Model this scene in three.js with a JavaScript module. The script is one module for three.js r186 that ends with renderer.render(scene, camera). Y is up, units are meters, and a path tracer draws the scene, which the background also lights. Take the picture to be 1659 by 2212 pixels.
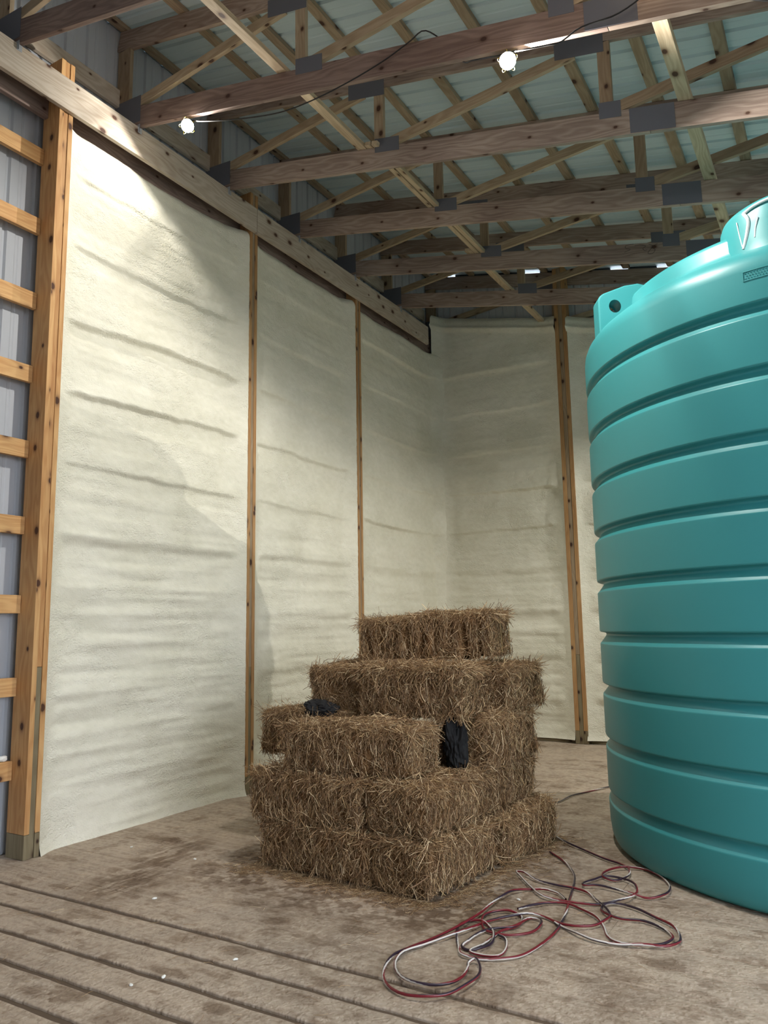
import * as THREE from 'three';
import { RoundedBoxGeometry } from 'three/addons/geometries/RoundedBoxGeometry.js';
import { mergeGeometries, mergeVertices } from 'three/addons/utils/BufferGeometryUtils.js';

// ---------------------------------------------------------------- camera, sky, exposure
const scene = new THREE.Scene();
const camera = new THREE.PerspectiveCamera(2 * Math.atan(1106 / 1662) * 180 / Math.PI, 1659 / 2212, 0.05, 200);
{
  const yaw = -0.536787526, pit = 0.146252104, rol = -0.0165630931;
  const f = new THREE.Vector3(Math.sin(yaw) * Math.cos(pit), Math.sin(pit), -Math.cos(yaw) * Math.cos(pit));
  const r = new THREE.Vector3(Math.cos(yaw), 0, Math.sin(yaw)), u = r.clone().cross(f);
  const up = r.clone().multiplyScalar(-Math.sin(rol)).addScaledVector(u, Math.cos(rol));
  camera.position.set(5.382, 1.65, 0);
  camera.up.copy(up);
  camera.lookAt(camera.position.clone().add(f));
}
scene.add(camera);
const SKY = 5.0, LAMP = [3.0, 20, 23];                                   // sky radiance, candela of each bulb
scene.background = new THREE.Color().setRGB(0.89 * SKY, 0.96 * SKY, 1.06 * SKY);   // even overcast sky, enters by the open door in the right wall beside the camera
const renderer = new THREE.WebGLRenderer({ antialias: true });
renderer.toneMapping = THREE.LinearToneMapping;
renderer.toneMappingExposure = 1.6;
renderer.shadowMap.enabled = true;

// ---------------------------------------------------------------- helpers
let seed = 7;
const rnd = () => { seed = (seed + 0x6d2b79f5) | 0; let t = Math.imul(seed ^ (seed >>> 15), 1 | seed); t = (t + Math.imul(t ^ (t >>> 7), 61 | t)) ^ t; return ((t ^ (t >>> 14)) >>> 0) / 4294967296; };
const rr = (a, b) => a + (b - a) * rnd();
const clamp = (x, a = 0, b = 1) => Math.min(b, Math.max(a, x));
const sstep = (a, b, x) => { const t = clamp((x - a) / (b - a)); return t * t * (3 - 2 * t); };
const mix = (a, b, t) => a + (b - a) * t;
const hash = (x, y, s) => { let h = Math.imul(x, 374761393) + Math.imul(y, 668265263) + Math.imul(s, 974634777); h = Math.imul(h ^ (h >>> 13), 1274126177); return ((h ^ (h >>> 16)) >>> 0) / 4294967296; };
const wrap = (i, p) => ((i % p) + p) % p;
function vn(x, y, s = 0, px = 4096, py = 4096) {               // periodic value noise, 0..1
  const ix = Math.floor(x), iy = Math.floor(y); let fx = x - ix, fy = y - iy;
  fx = fx * fx * (3 - 2 * fx); fy = fy * fy * (3 - 2 * fy);
  const x0 = wrap(ix, px), x1 = wrap(ix + 1, px), y0 = wrap(iy, py), y1 = wrap(iy + 1, py);
  return mix(mix(hash(x0, y0, s), hash(x1, y0, s), fx), mix(hash(x0, y1, s), hash(x1, y1, s), fx), fy);
}
function fbm(x, y, o = 4, s = 0, px = 4096, py = 4096) {
  let v = 0, a = 0.5, t = 0;
  for (let i = 0; i < o; i++) { v += a * vn(x, y, s + i * 17, px, py); t += a; a *= 0.5; x *= 2; y *= 2; px *= 2; py *= 2; }
  return v / t;
}
function tex(w, h, fn, srgb, rx = 1, ry = 1) {
  const d = new Uint8Array(w * h * 4), c = [0, 0, 0];
  for (let j = 0; j < h; j++) for (let i = 0; i < w; i++) {
    fn(i / w, j / h, c); const k = (j * w + i) * 4;
    d[k] = clamp(c[0], 0, 255); d[k + 1] = clamp(c[1], 0, 255); d[k + 2] = clamp(c[2], 0, 255); d[k + 3] = 255;
  }
  const t = new THREE.DataTexture(d, w, h);
  t.wrapS = t.wrapT = THREE.RepeatWrapping; t.magFilter = THREE.LinearFilter; t.minFilter = THREE.LinearMipmapLinearFilter; t.generateMipmaps = true;
  if (srgb) t.colorSpace = THREE.SRGBColorSpace;
  t.repeat.set(rx, ry); t.needsUpdate = true;
  return t;
}
const names = {};
const numbered = (n) => { const k = names[n] = (names[n] ?? -1) + 1; return k ? n + '_' + String(k).padStart(3, '0') : n; };
function shade(o) { o.traverse((m) => { if (m.isMesh) { m.castShadow = true; m.receiveShadow = true; } }); return o; }
function thing(name, label, category, pos = [0, 0, 0], group) {
  const o = new THREE.Group(); o.name = numbered(name); o.position.set(...pos); o.userData = { label, category };
  if (group) o.userData.group = group;
  scene.add(o); return o;
}
function part(name, geo, mat, parent, pos) {
  const m = new THREE.Mesh(geo, mat); m.name = name; if (pos) m.position.set(...pos);
  m.castShadow = m.receiveShadow = true; parent.add(m); return m;
}
function single(name, geo, mat, label, category, group) {
  const m = part(numbered(name), geo, mat, scene); m.userData = { label, category }; if (group) m.userData.group = group; return m;
}
function structure(name) { const o = new THREE.Group(); o.name = name; o.userData = { kind: 'structure' }; scene.add(o); return o; }
const std = (color, roughness = 0.8, extra = {}) => { const m = new THREE.MeshStandardMaterial({ roughness, ...extra }); if (Array.isArray(color)) m.color.setRGB(...color); else m.color.set(color); m.side = THREE.DoubleSide; return m; };

// ---------------------------------------------------------------- wood
function woodTexture(s, light, dark, knotty, ring) {
  const knots = [];
  for (let i = 0; i < knotty; i++) knots.push([hash(i, 3, s), hash(i, 7, s), 0.5 + hash(i, 11, s)]);
  return tex(1024, 256, (u, v, c) => {
    let wv = v, k = 0;
    for (const [a, b, q] of knots) {                            // 2.4 m x 0.3 m of board
      let du = (u - a); du -= Math.round(du); let dv = v - b; dv -= Math.round(dv);
      const x = du * 2.4, y = dv * 0.3, d = Math.hypot(x * 0.7, y) / (0.013 * q);
      wv += dv * 0.9 * Math.exp(-d * 0.35) ; k = Math.max(k, d < 1 ? 1 : Math.exp(-(d - 1) * 1.6) * 0.65);
    }
    const warp = fbm(u * 4, wv * 3, 3, s, 4, 3);
    const rings = 0.5 + 0.5 * Math.sin((wv * ring + warp * 5) * Math.PI * 2);
    const fine = fbm(u * 24, wv * 160, 3, s + 5, 24, 160), blot = fbm(u * 5, v * 2, 3, s + 9, 5, 2);
    const t = clamp(0.16 + rings * 0.34 + (fine - 0.5) * 0.55 + (blot - 0.5) * 0.7);
    for (let i = 0; i < 3; i++) c[i] = mix(mix(light[i], dark[i], t), [62, 34, 20][i], k * 0.9);
  }, true, 1 / 2.4, 1 / 0.3);
}
const TW = {
  pine: woodTexture(11, [218, 180, 130], [178, 130, 82], 8, 5),
  brown: woodTexture(23, [174, 157, 143], [112, 92, 82], 5, 6),
  pale: woodTexture(37, [202, 188, 168], [158, 139, 116], 7, 5),
};
const woodMat = (map, tint, rough = 0.75) => std(tint, rough, { map });
const WOOD = {
  post: [woodMat(TW.pine, [0.9, 0.82, 0.72]), woodMat(TW.pine, [0.8, 0.7, 0.6])],
  weathered: [woodMat(TW.pine, [0.68, 0.62, 0.56]), woodMat(TW.pale, [0.62, 0.55, 0.46])],
  girt: [woodMat(TW.pine, [0.98, 0.92, 0.82])],
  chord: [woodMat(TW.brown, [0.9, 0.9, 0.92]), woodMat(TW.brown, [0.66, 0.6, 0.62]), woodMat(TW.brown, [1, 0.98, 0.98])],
  web: [woodMat(TW.pale, [0.72, 0.66, 0.58]), woodMat(TW.pale, [0.6, 0.53, 0.46]), woodMat(TW.pale, [0.8, 0.75, 0.67])],
  brace: [woodMat(TW.pale, [1, 0.95, 0.85])],
  beam: [woodMat(TW.pale, [0.9, 0.92, 0.98])],
  purlin: [woodMat(TW.pale, [0.72, 0.65, 0.57]), woodMat(TW.pale, [0.62, 0.56, 0.5])],
  treated: [woodMat(TW.pale, [0.42, 0.41, 0.32])],
};
const pick = (a) => a[Math.floor(rnd() * a.length)];
function lumber(len, dy, dz) {                                  // board along local x, uv in metres, small chamfer
  const g = new RoundedBoxGeometry(len, dy, dz, 1, Math.min(0.003, dy * 0.2, dz * 0.2)), p = g.attributes.position, n = g.attributes.normal, uv = g.attributes.uv;
  const o = rnd() * 2.4, q = rnd() * 0.3;
  for (let i = 0; i < p.count; i++) {
    const ax = Math.abs(n.getX(i)), ay = Math.abs(n.getY(i)), az = Math.abs(n.getZ(i));
    if (ax > ay && ax > az) uv.setXY(i, p.getY(i) * 0.6 + o, p.getZ(i) + q);
    else uv.setXY(i, p.getX(i) + o, (ay > az ? p.getZ(i) + 0.15 : p.getY(i)) + q);
  }
  return g;
}
const boardX = (x0, x1, y0, y1, z0, z1) => lumber(x1 - x0, y1 - y0, z1 - z0).translate((x0 + x1) / 2, (y0 + y1) / 2, (z0 + z1) / 2);
const boardY = (x0, x1, y0, y1, z0, z1) => lumber(y1 - y0, x1 - x0, z1 - z0).rotateZ(Math.PI / 2).translate((x0 + x1) / 2, (y0 + y1) / 2, (z0 + z1) / 2);
const boardZ = (x0, x1, y0, y1, z0, z1) => lumber(z1 - z0, y1 - y0, x1 - x0).rotateY(Math.PI / 2).translate((x0 + x1) / 2, (y0 + y1) / 2, (z0 + z1) / 2);
function boardXY(x0, y0, x1, y1, depth, thick, z) {             // board in a plane of constant z
  const L = Math.hypot(x1 - x0, y1 - y0);
  return lumber(L, depth, thick).rotateZ(Math.atan2(y1 - y0, x1 - x0)).translate((x0 + x1) / 2, (y0 + y1) / 2, z);
}
const box = (x0, x1, y0, y1, z0, z1) => new THREE.BoxGeometry(x1 - x0, y1 - y0, z1 - z0).translate((x0 + x1) / 2, (y0 + y1) / 2, (z0 + z1) / 2);

// ---------------------------------------------------------------- dimensions
const S = 0.214;                                                // fall of the roof to the right
const lowY = (x) => 6.30 - S * x, topLow = (x) => 7.14 - S * x, roofY = (x) => 7.392 - S * x;
const ZB = -10.78, XR = 9.6, ZF = 3.6;                          // back foam face, right wall, wall behind the camera

// ---------------------------------------------------------------- metal siding and roof
const metalWall = std([0.46, 0.48, 0.52], 0.5), metalRoof = std([0.54, 0.65, 0.69], 0.5), zinc = std([0.45, 0.47, 0.5], 0.45, { metalness: 0.5 }), galvanized = std([0.12, 0.125, 0.15], 0.7);
function ribbed(width, length, n, h) {                          // sheet in x (width) and y (length), ribs towards -z
  const pts = [], pitch = width / n;
  for (let i = 0; i < n; i++) { const a = i * pitch; pts.push([a, 0], [a + pitch * 0.3, 0], [a + pitch * 0.34, -0.004], [a + pitch * 0.42, -0.004], [a + pitch * 0.46, 0], [a + pitch * 0.80, 0], [a + pitch * 0.86, -h], [a + pitch * 0.94, -h]); }
  pts.push([width, 0]);
  const pos = [], idx = [];
  pts.forEach(([x, z], i) => { pos.push(x, 0, z, x, length, z); if (i) { const k = i * 2; idx.push(k - 2, k, k - 1, k - 1, k, k + 1); } });
  const g = new THREE.BufferGeometry(); g.setAttribute('position', new THREE.Float32BufferAttribute(pos, 3)); g.setIndex(idx);
  const f = g.toNonIndexed(); f.computeVertexNormals(); return f;
}
const wallLeft = structure('wall_left'), wallBack = structure('wall_back'), wallRight = structure('wall_right'), wallFront = structure('wall_front'), ceiling = structure('ceiling'), floor = structure('floor');
{
  const sheet = ribbed(0.914, 7.42, 4, 0.02).rotateY(Math.PI / 2).translate(-0.215, 0, 0);
  for (let z = ZF; z > -11; z -= 0.914) part('siding_sheet', sheet, metalWall, wallLeft, [0, 0, z]);
  part('sheathing', box(-0.30, -0.25, -0.1, 7.46, -11.0, ZF), metalWall, wallLeft);
  // back wall: sheets cut along the roof line
  for (let x = -0.22; x < XR; x += 0.914) {
    const g = ribbed(0.914, 1, 4, 0.02), p = g.attributes.position;
    for (let i = 0; i < p.count; i++) { const X = x + p.getX(i); p.setXYZ(i, X, p.getY(i) * (roofY(X) - 0.055), -10.88 + p.getZ(i)); }
    g.computeVertexNormals(); part('siding_sheet', g, metalWall, wallBack);
  }
  const slits = [[0.09, 0.34], [1.47, 1.77], [2.83, 3.09], [3.48, 3.67], [3.91, 4.12]];
  let a = -0.25;
  const strip = std([0.05, 0.06, 0.07], 0.9);
  for (const [s0, s1] of [...slits, [XR + 0.1, 0]]) {
    const g = box(a, s0, -0.0325, 0.0325, -10.93, -10.885), p = g.attributes.position;
    for (let i = 0; i < p.count; i++) p.setY(i, p.getY(i) + roofY(p.getX(i)) - 0.034);
    g.computeVertexNormals(); part('closure_strip', g, strip, wallBack); a = s1;
  }
  const gb = box(-0.3, XR + 0.1, 0, 1, -10.99, -10.93), p = gb.attributes.position;
  for (let i = 0; i < p.count; i++) p.setY(i, p.getY(i) > 0.5 ? roofY(p.getX(i)) - 0.07 : -0.1);
  part('sheathing', gb, metalWall, wallBack);
  // right wall and the wall behind the camera with its open doorway
  const D = [-3.6, 1.6, 4.3];                                   // open doorway: z from, z to, head
  part('siding', box(XR, XR + 0.08, -0.1, roofY(XR), -11, D[0]), metalWall, wallRight);
  part('siding', box(XR, XR + 0.08, -0.1, roofY(XR), D[1], ZF), metalWall, wallRight);
  part('siding', box(XR, XR + 0.08, D[2], roofY(XR), D[0], D[1]), metalWall, wallRight);
  const fg = box(-0.3, XR + 0.08, 0, 1, ZF, ZF + 0.08), fq = fg.attributes.position;
  for (let i = 0; i < fq.count; i++) fq.setY(i, fq.getY(i) > 0.5 ? roofY(fq.getX(i)) : -0.1);
  fg.computeVertexNormals(); part('siding', fg, metalWall, wallFront);
  // roof
  const tilt = new THREE.Group();
  ceiling.rotation.z = -Math.atan(S); ceiling.position.set(0, 7.35, 0);
  const c = Math.cos(Math.atan(S)), rs = ribbed(0.914, (XR + 0.7) / c, 4, 0.022);   // width -> z, length -> slope
  rs.rotateX(Math.PI / 2).rotateY(-Math.PI / 2);
  { const q = rs; q.computeBoundingBox(); const b = q.boundingBox; q.translate(-b.min.x - 0.4, -b.max.y, -b.min.z); }
  for (let z = -11.0; z < ZF; z += 0.914) part('roof_sheet', rs, metalRoof, ceiling, [0, 0.064, z]);
  part('roof_deck', new THREE.BoxGeometry((XR + 0.8) / c, 0.03, 15.2).translate((XR + 0.1) / 2 / c, 0.09, -3.65), metalRoof, ceiling);
  for (const x of [-0.13, 0.645, 1.25, 1.855, 2.46, 3.07, 3.68, 4.28, 4.89, 5.5, 6.1, 6.7, 7.31, 7.92, 8.52, 9.13])
    part('purlin', boardZ(x / c - 0.048, x / c + 0.048, 0.001, 0.042, -10.85, ZF), pick(WOOD.purlin), ceiling);
}
// ground outside the doorway
{ const g = structure('ground'); part('gravel', box(XR + 0.1, 50, -0.3, -0.12, -30, 30), std([0.14, 0.13, 0.115], 0.95), g); }

// ---------------------------------------------------------------- floor planks
const FX0 = -0.2, FZ0 = -11.0;
{
  const stains = [[2.11, -3.82, 0.16, 0.06], [2.92, -3.77, 0.1, 0.05], [1.98, -2.45, 0.09, 0.05], [2.17, -2.51, 0.1, 0.05], [2.84, -2.73, 0.07, 0.05], [2.53, -3.25, 0.1, 0.06], [0.47, -3.47, 0.1, 0.04], [0.82, -3.47, 0.09, 0.04], [1.56, -3.68, 0.11, 0.05], [1.45, -2.97, 0.1, 0.03], [2.41, -2.91, 0.12, 0.04], [3.12, -3.19, 0.12, 0.05], [2.45, -3.67, 0.08, 0.05], [4.43, -4.13, 0.12, 0.06], [0.6, -4.6, 0.2, 0.1], [1.3, -5.4, 0.35, 0.25], [1.0, -6.0, 0.4, 0.3]];
  const W = 6.6, H = 9.6;
  const fmap = tex(2048, 2048, (u, v, c) => {
    const x = FX0 + u * W, z = FZ0 + v * H;
    const a = fbm(x * 1.6, z * 2.4, 4, 3), b = fbm(x * 6, z * 9, 4, 31), e = fbm(x * 40, z * 46, 3, 57), g = fbm(x * 3, z * 60, 3, 71);
    let t = sstep(0.5, 0.72, a) * 0.2 + sstep(0.58, 0.74, b) * 0.3 + (e - 0.5) * 0.6 + (g - 0.5) * 0.35;
    for (const [sx, sz, rx, rz] of stains) {
      const d = Math.hypot((x - sx) / rx, (z - sz) / rz) + (b - 0.5) * 2.2 + (e - 0.5) * 1.6;
      t += 0.5 * (1 - sstep(0.5, 1.15, d));
    }
    const along = clamp(((x - 1.11) * -0.26 + (z + 3.63) * -1.01) / 1.09), dx = Math.hypot(x - mix(1.15, 0.85, along), z - mix(-3.6, -4.6, along));
    t += 0.62 * (1 - sstep(0.05, 0.3, dx + (e - 0.5) * 0.34 + (b - 0.5) * 0.3)) * sstep(0.3, 0.62, fbm(x * 26, z * 9, 3, 91));
    const near = Math.max(0, 1 - Math.hypot(Math.max(0, Math.abs(x - 2.45) - 0.75), Math.max(0, Math.abs(z + 5.15) - 0.85)) / 0.55);   // chaff trodden round the bales
    t += near * (0.15 + 0.8 * sstep(0.4, 0.62, fbm(x * 22, z * 22, 3, 101)));
    t = clamp(t + 0.08);
    const w = fbm(x * 9, z * 7, 3, 111) - 0.5;
    c[0] = mix(184, 106, t) + w * 22; c[1] = mix(168, 86, t) + w * 20; c[2] = mix(151, 68, t) + w * 17;
  }, true);
  fmap.repeat.set(1 / W, 1 / H);
  const fb = tex(1024, 1024, (u, v, c) => { const q = 0.55 * fbm(u * 12, v * 12, 5, 5, 12, 12) + 0.45 * fbm(u * 90, v * 90, 2, 8, 90, 90); c[0] = c[1] = c[2] = q * 255; }, false, 1 / 1.3, 1 / 1.3);
  const fm = std([1, 0.99, 0.98], 0.93, { map: fmap, bumpMap: fb, bumpScale: 0.012 });
  const gaps = [-2.095, -2.352, -2.590, -2.833, -3.089, -3.338];   // open joints in front, then dirt filled ones
  const edges = [-1.6, -1.85]; edges.push(...gaps); let z = -3.59; while (z > -10.9) { edges.push(z); z -= 0.25; } edges.push(-11.0);
  for (let i = 0; i + 1 < edges.length; i++) {
    const open = (k) => gaps.includes(edges[k]) ? 0.02 : 0.0012, z1 = edges[i] - open(i), z0 = edges[i + 1] + open(i + 1);
    const cuts = [-0.2]; let x = rr(1.2, 4.2); if (i > 6 && i % 3 !== 1) { cuts.push(x); } cuts.push(6.4, XR);
    for (let k = 0; k + 1 < cuts.length; k++) {
      const xa = cuts[k] + 0.001, xb = cuts[k + 1] - 0.001, n = Math.max(4, Math.round((xb - xa) / 0.05));
      const pos = [], idx = [], rows = [[0, -0.045], [0, -0.006], [0.006, 0], [0.33, 0], [0.66, 0], [1, 0], [0, -0.006], [0, -0.045]];
      const sz = z1 - z0, lift = rr(-0.0012, 0.0012);
      for (let j = 0; j <= n; j++) {
        const X = mix(xa, xb, j / n), rag = gaps.includes(edges[i]) ? 0.008 : 0.0007, rag2 = gaps.includes(edges[i + 1]) ? 0.008 : 0.0007;
        const e0 = (fbm(X * 9, i * 3.1, 3, 201) - 0.5) * 2 * rag, e1 = (fbm(X * 9, i * 3.1 + 50, 3, 207) - 0.5) * 2 * rag2;
        const za = z1 + e0, zb = z0 + e1, top = lift + (fbm(X * 5, i * 7, 2, 211) - 0.5) * 0.002;
        [[za, -0.045], [za, top - 0.008], [za - 0.006, top], [mix(za, zb, 0.33), top + 0.0006], [mix(za, zb, 0.66), top + 0.0006], [zb + 0.006, top], [zb, top - 0.008], [zb, -0.045]].forEach(([Z, Y]) => pos.push(X, Y, Z));
        if (j) for (let q = 0; q < 7; q++) { const a = (j - 1) * 8 + q, b = a + 8; idx.push(a, b, a + 1, a + 1, b, b + 1); }
      }
      const g = new THREE.BufferGeometry(); g.setAttribute('position', new THREE.Float32BufferAttribute(pos, 3)); g.setIndex(idx);
      const uv = []; for (let q = 0; q < pos.length; q += 3) uv.push(pos[q] - FX0, pos[q + 2] - FZ0);
      g.setAttribute('uv', new THREE.Float32BufferAttribute(uv, 2)); g.computeVertexNormals();
      part('plank', g, fm, floor);
    }
  }
  part('subfloor', box(-0.3, XR + 0.1, -0.3, -0.014, -11.0, -1.55), std([0.12, 0.083, 0.055], 0.98), floor);
  const slab = box(-0.3, XR + 0.1, -0.3, 0.0, -1.55, ZF + 0.1), u = slab.attributes.uv, q = slab.attributes.position;
  for (let i = 0; i < q.count; i++) u.setXY(i, q.getX(i) - FX0, q.getZ(i) - FZ0);
  part('threshold_slab', slab, fm, floor);
}

// ---------------------------------------------------------------- sprayed foam
const foamBump = tex(1024, 1024, (u, v, c) => {
  const w1 = fbm(u * 10, v * 10, 3, 301, 10, 10) * 1.6, a = fbm(u * 64 + w1, v * 110 + w1, 3, 303, 64, 110), r = 1 - Math.abs(a - 0.5) * 4;
  const b = fbm(u * 150, v * 190, 2, 307, 150, 190), patch = sstep(0.36, 0.62, fbm(u * 5, v * 6, 3, 311, 5, 6));
  const q = 0.45 + (r - 0.5) * 0.34 * patch + (b - 0.5) * 0.3; c[0] = c[1] = c[2] = q * 255;
}, false, 1 / 1.5, 1 / 1.5);
const foamMap = tex(512, 512, (u, v, c) => { const a = fbm(u * 5, v * 7, 4, 321, 5, 7) - 0.5, b = fbm(u * 40, v * 60, 2, 325, 40, 60) - 0.5, t = a * 20 + b * 10; c[0] = 232 + t; c[1] = 228 + t; c[2] = 212 + t * 1.2; }, true, 1 / 2.3, 1 / 2.3);
const foam = std([0.94, 0.94, 0.93], 0.7, { map: foamMap, bumpMap: foamBump, bumpScale: 0.008 });
const GIRTS = [0.621, 1.233, 1.857, 2.469, 3.079, 3.697, 4.317, 4.968, 5.592];
function foamSheet(name, parent, W, y0, y1, opt, place) {
  const nu = Math.round(W / 0.017), nv = Math.round((y1 - y0) / 0.014), pos = [], uv = [], idx = [], sd = opt.seed, rough = opt.rough ?? 1;
  const amp = GIRTS.map((g, k) => (opt.amp ? opt.amp[k] : 1) * (0.6 + 0.8 * hash(k, 1, sd)));
  for (let j = 0; j <= nv; j++) for (let i = 0; i <= nu; i++) {
    const s = i / nu * W, yt = opt.top ? opt.top(s) : y1, y = mix(y0, yt, j / nv);
    const wl = opt.left * (0.75 + 0.6 * fbm(y * 2.2, 1, 3, sd + 1)), wr = opt.right * (0.75 + 0.6 * fbm(y * 2.2, 9, 3, sd + 2));
    const ml = sstep(wl * 0.5, wl * 1.9, s), mr = sstep(wr * 0.5, wr * 1.9, W - s), m = ml * mr;
    let h = 0;
    GIRTS.forEach((g, k) => {
      const low = sstep(3.0, 2.0, y), e = g - 0.075 + 0.10 * (fbm(s * 0.8, k * 3, 3, sd + 11) - 0.5) + 0.02 * (fbm(s * 9, k * 3, 2, sd + 13) - 0.5), t = y - e;
      if (t < -0.4 || t > 0.9) return;
      const A = 0.040 * amp[k] * (0.45 + 1.1 * fbm(s * 1.1, k * 5, 3, sd + 15)) * rough;
      h += m * A * (sstep(-0.016 - 0.05 * low, 0.018 + 0.05 * low, t) * Math.exp(-Math.max(0, t) / 0.24) - 0.25 * (1 - low) * Math.exp(-((t + 0.06) ** 2) / 0.004));
    });
    const rip = (fbm(s * 0.7, y * 6.5, 3, sd + 21) - 0.5) * (0.036 + 0.022 * sstep(3.0, 2.0, y)) + (fbm(s * 1.1, y * 13, 2, sd + 23) - 0.5) * (0.014 + 0.012 * sstep(3.0, 2.0, y));
    h += rip * m * rough + (fbm(s * 3, y * 3, 3, sd + 25) - 0.5) * 0.03 * m + (fbm(s * 16, y * 22, 3, sd + 27) - 0.5) * 0.007 + (fbm(s * 50, y * 60, 2, sd + 29) - 0.5) * 0.0022;
    if (s < wl * 2.2) h += opt.lift * Math.pow(clamp(1 - s / (wl * 2.2)), 2.0);
    if (W - s < wr * 2.2) h += (opt.liftR ?? opt.lift) * Math.pow(clamp(1 - (W - s) / (wr * 2.2)), 1.35);
    h += 0.03 * Math.pow(clamp(1 - (y - y0) / 0.12), 2);
    if (opt.ledge) h += 0.05 * Math.exp(-((((yt - y) - 0.2) / 0.035) ** 2)) + 0.03 * sstep(0.22, 0.16, yt - y);
    const tt = yt - y; if (tt < 0.1) h -= opt.roll * Math.pow(1 - tt / 0.1, 2.2);
    const P = place(s, y, h); pos.push(P[0], P[1], P[2]); uv.push(s + sd * 0.31, y);
    if (i && j) { const b = j * (nu + 1) + i; idx.push(b - nu - 2, b - nu - 1, b - 1, b - 1, b - nu - 1, b); }
  }
  const g = new THREE.BufferGeometry(); g.setAttribute('position', new THREE.Float32BufferAttribute(pos, 3)); g.setAttribute('uv', new THREE.Float32BufferAttribute(uv, 2)); g.setIndex(idx); g.computeVertexNormals();
  return part(name, g, foam, parent);
}
const P1 = [-3.69, -3.822], P2 = [-6.105, -6.232], P3 = [-8.236, -8.357];
const topWob = (k) => (s) => 5.985 - 0.04 * fbm(s * 1.5, k, 3, 401) - (k === 1 ? 0.045 * clamp(1 - s / 1.6) : 0) + 0.02 * Math.sin(s * 3 + k);
foamSheet('foam_panel', wallLeft, P1[1] - P2[0], 0, 5.92, { seed: 3, left: 0.1, right: 0.12, lift: 0.085, roll: 0.05, top: topWob(1), amp: [0.5, 0.7, 0.8, 1, 1.1, 1.25, 1.3, 0.9, 0.8] }, (s, y, h) => [h, y, P1[1] - s]);
foamSheet('foam_panel', wallLeft, P2[1] - P3[0], 0, 5.92, { seed: 5, left: 0.1, right: 0.1, lift: 0.085, roll: 0.05, top: topWob(2), rough: 0.8, amp: [0.7, 0.8, 0.9, 1, 1, 1, 1, 0.5, 0.4] }, (s, y, h) => [h, y, P2[1] - s]);
foamSheet('foam_panel', wallLeft, P3[1] - ZB, 0, 5.92, { seed: 7, left: 0.1, right: 0.12, lift: 0.085, liftR: 0.16, roll: 0.05, top: topWob(3), rough: 0.65 }, (s, y, h) => [h, y, P3[1] - s]);
const backTop = (x0) => (s) => 6.62 - 0.22 * (x0 + s);
foamSheet('foam_panel', wallBack, 2.02, 0.05, 6.5, { seed: 9, left: 0.12, right: 0.13, lift: 0.16, liftR: 0.085, roll: 0.06, top: backTop(0), rough: 0.75, ledge: true }, (s, y, h) => [s, y, ZB + h]);
foamSheet('foam_panel', wallBack, XR - 2.19, 0.05, 5.5, { seed: 12, left: 0.16, right: 0.1, lift: 0.085, roll: 0.06, top: (s) => Math.min(6.62 - 0.22 * (2.19 + s), 6.2), rough: 1, ledge: true }, (s, y, h) => [2.19 + s, y, ZB + h]);
// blocking behind the header, girts of the open bay and the girt above the header
for (const [a, b] of [[P1[1], P2[0]], [P2[1], P3[0]], [P3[1], -10.7]]) part('header_board', boardZ(-0.10, -0.055, 5.86, 6.25, b + 0.002, a - 0.002), WOOD.chord[1], wallLeft);
part('header_board', boardZ(-0.10, -0.055, 5.94, 6.25, P1[0] + 0.002, -0.5), WOOD.chord[1], wallLeft);
for (const y of GIRTS) part('girt', boardZ(-0.125, -0.085, y - 0.07, y + 0.07, P1[0] + 0.002, 0.2), WOOD.girt[0], wallLeft);
part('girt', boardZ(-0.19, -0.15, 6.575, 6.755, -10.7, 0.2), WOOD.beam[0], wallLeft);
{ const b = structure('baseboard_back'); part('plate', boardX(0.02, XR - 0.02, 0.002, 0.055, -10.80, -10.762), WOOD.treated[0], b); }

// ---------------------------------------------------------------- posts and header beams
function post(label, x0, x1, z0, z1, alongZ, top, cut, kind = WOOD.weathered) {        // three plies; alongZ: the plies lie side by side in z
  const t = thing('timber_post', label, 'post', [(x0 + x1) / 2, 0, (z0 + z1) / 2], 'laminated wall posts');
  const cx = (x0 + x1) / 2, cz = (z0 + z1) / 2;
  for (let k = 0; k < 3; k++) {
    const a = k / 3 + 0.004, b = (k + 1) / 3 - 0.004, inset = k === 1 ? 0.006 : 0;
    const r = alongZ ? [x0 - cx, x1 - inset - cx, mix(z0, z1, a) - cz, mix(z0, z1, b) - cz] : [mix(x0, x1, a) - cx, mix(x0, x1, b) - cx, z0 - cz, z1 - inset - cz];
    const split = k === 1 ? cut : 0.175;
    part('ply', boardY(r[0], r[1], split + 0.002, top, r[2], r[3]), kind[k % 2], t);
    part('treated_ply', boardY(r[0], r[1], 0.003, split, r[2], r[3]), WOOD.treated[0], t);
  }
  return t;
}
post('bare yellow pine corner post beside the uninsulated bay at far left', -0.12, 0.091, P1[1], P1[0], true, 6.45, 1.38, WOOD.post);
post('slim pine post between the brightest foam bay and the next one', -0.12, 0.091, P2[1], P2[0], true, 6.45, 1.25);
post('pine post on the left wall, rising behind the topmost bale', -0.12, 0.091, P3[1], P3[0], true, 6.45, 1.2);
post('pine post on the back wall left of the green tank', 2.02, 2.2, -10.86, -10.69, false, 6.9, 1.2);
function tagged(m, label, category) { m.userData = { label, category }; return m; }
single('header_beam', boardZ(0.093, 0.133, 5.98, 6.265, -6.17, -0.4), WOOD.beam[0], 'long pale header beam on the left wall, nearer length above the bright foam bay', 'beam');
single('header_beam', boardZ(0.093, 0.133, 5.978, 6.262, -10.27, -6.176), WOOD.beam[0], 'farther length of pale header beam, ending in the back corner', 'beam');

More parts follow.
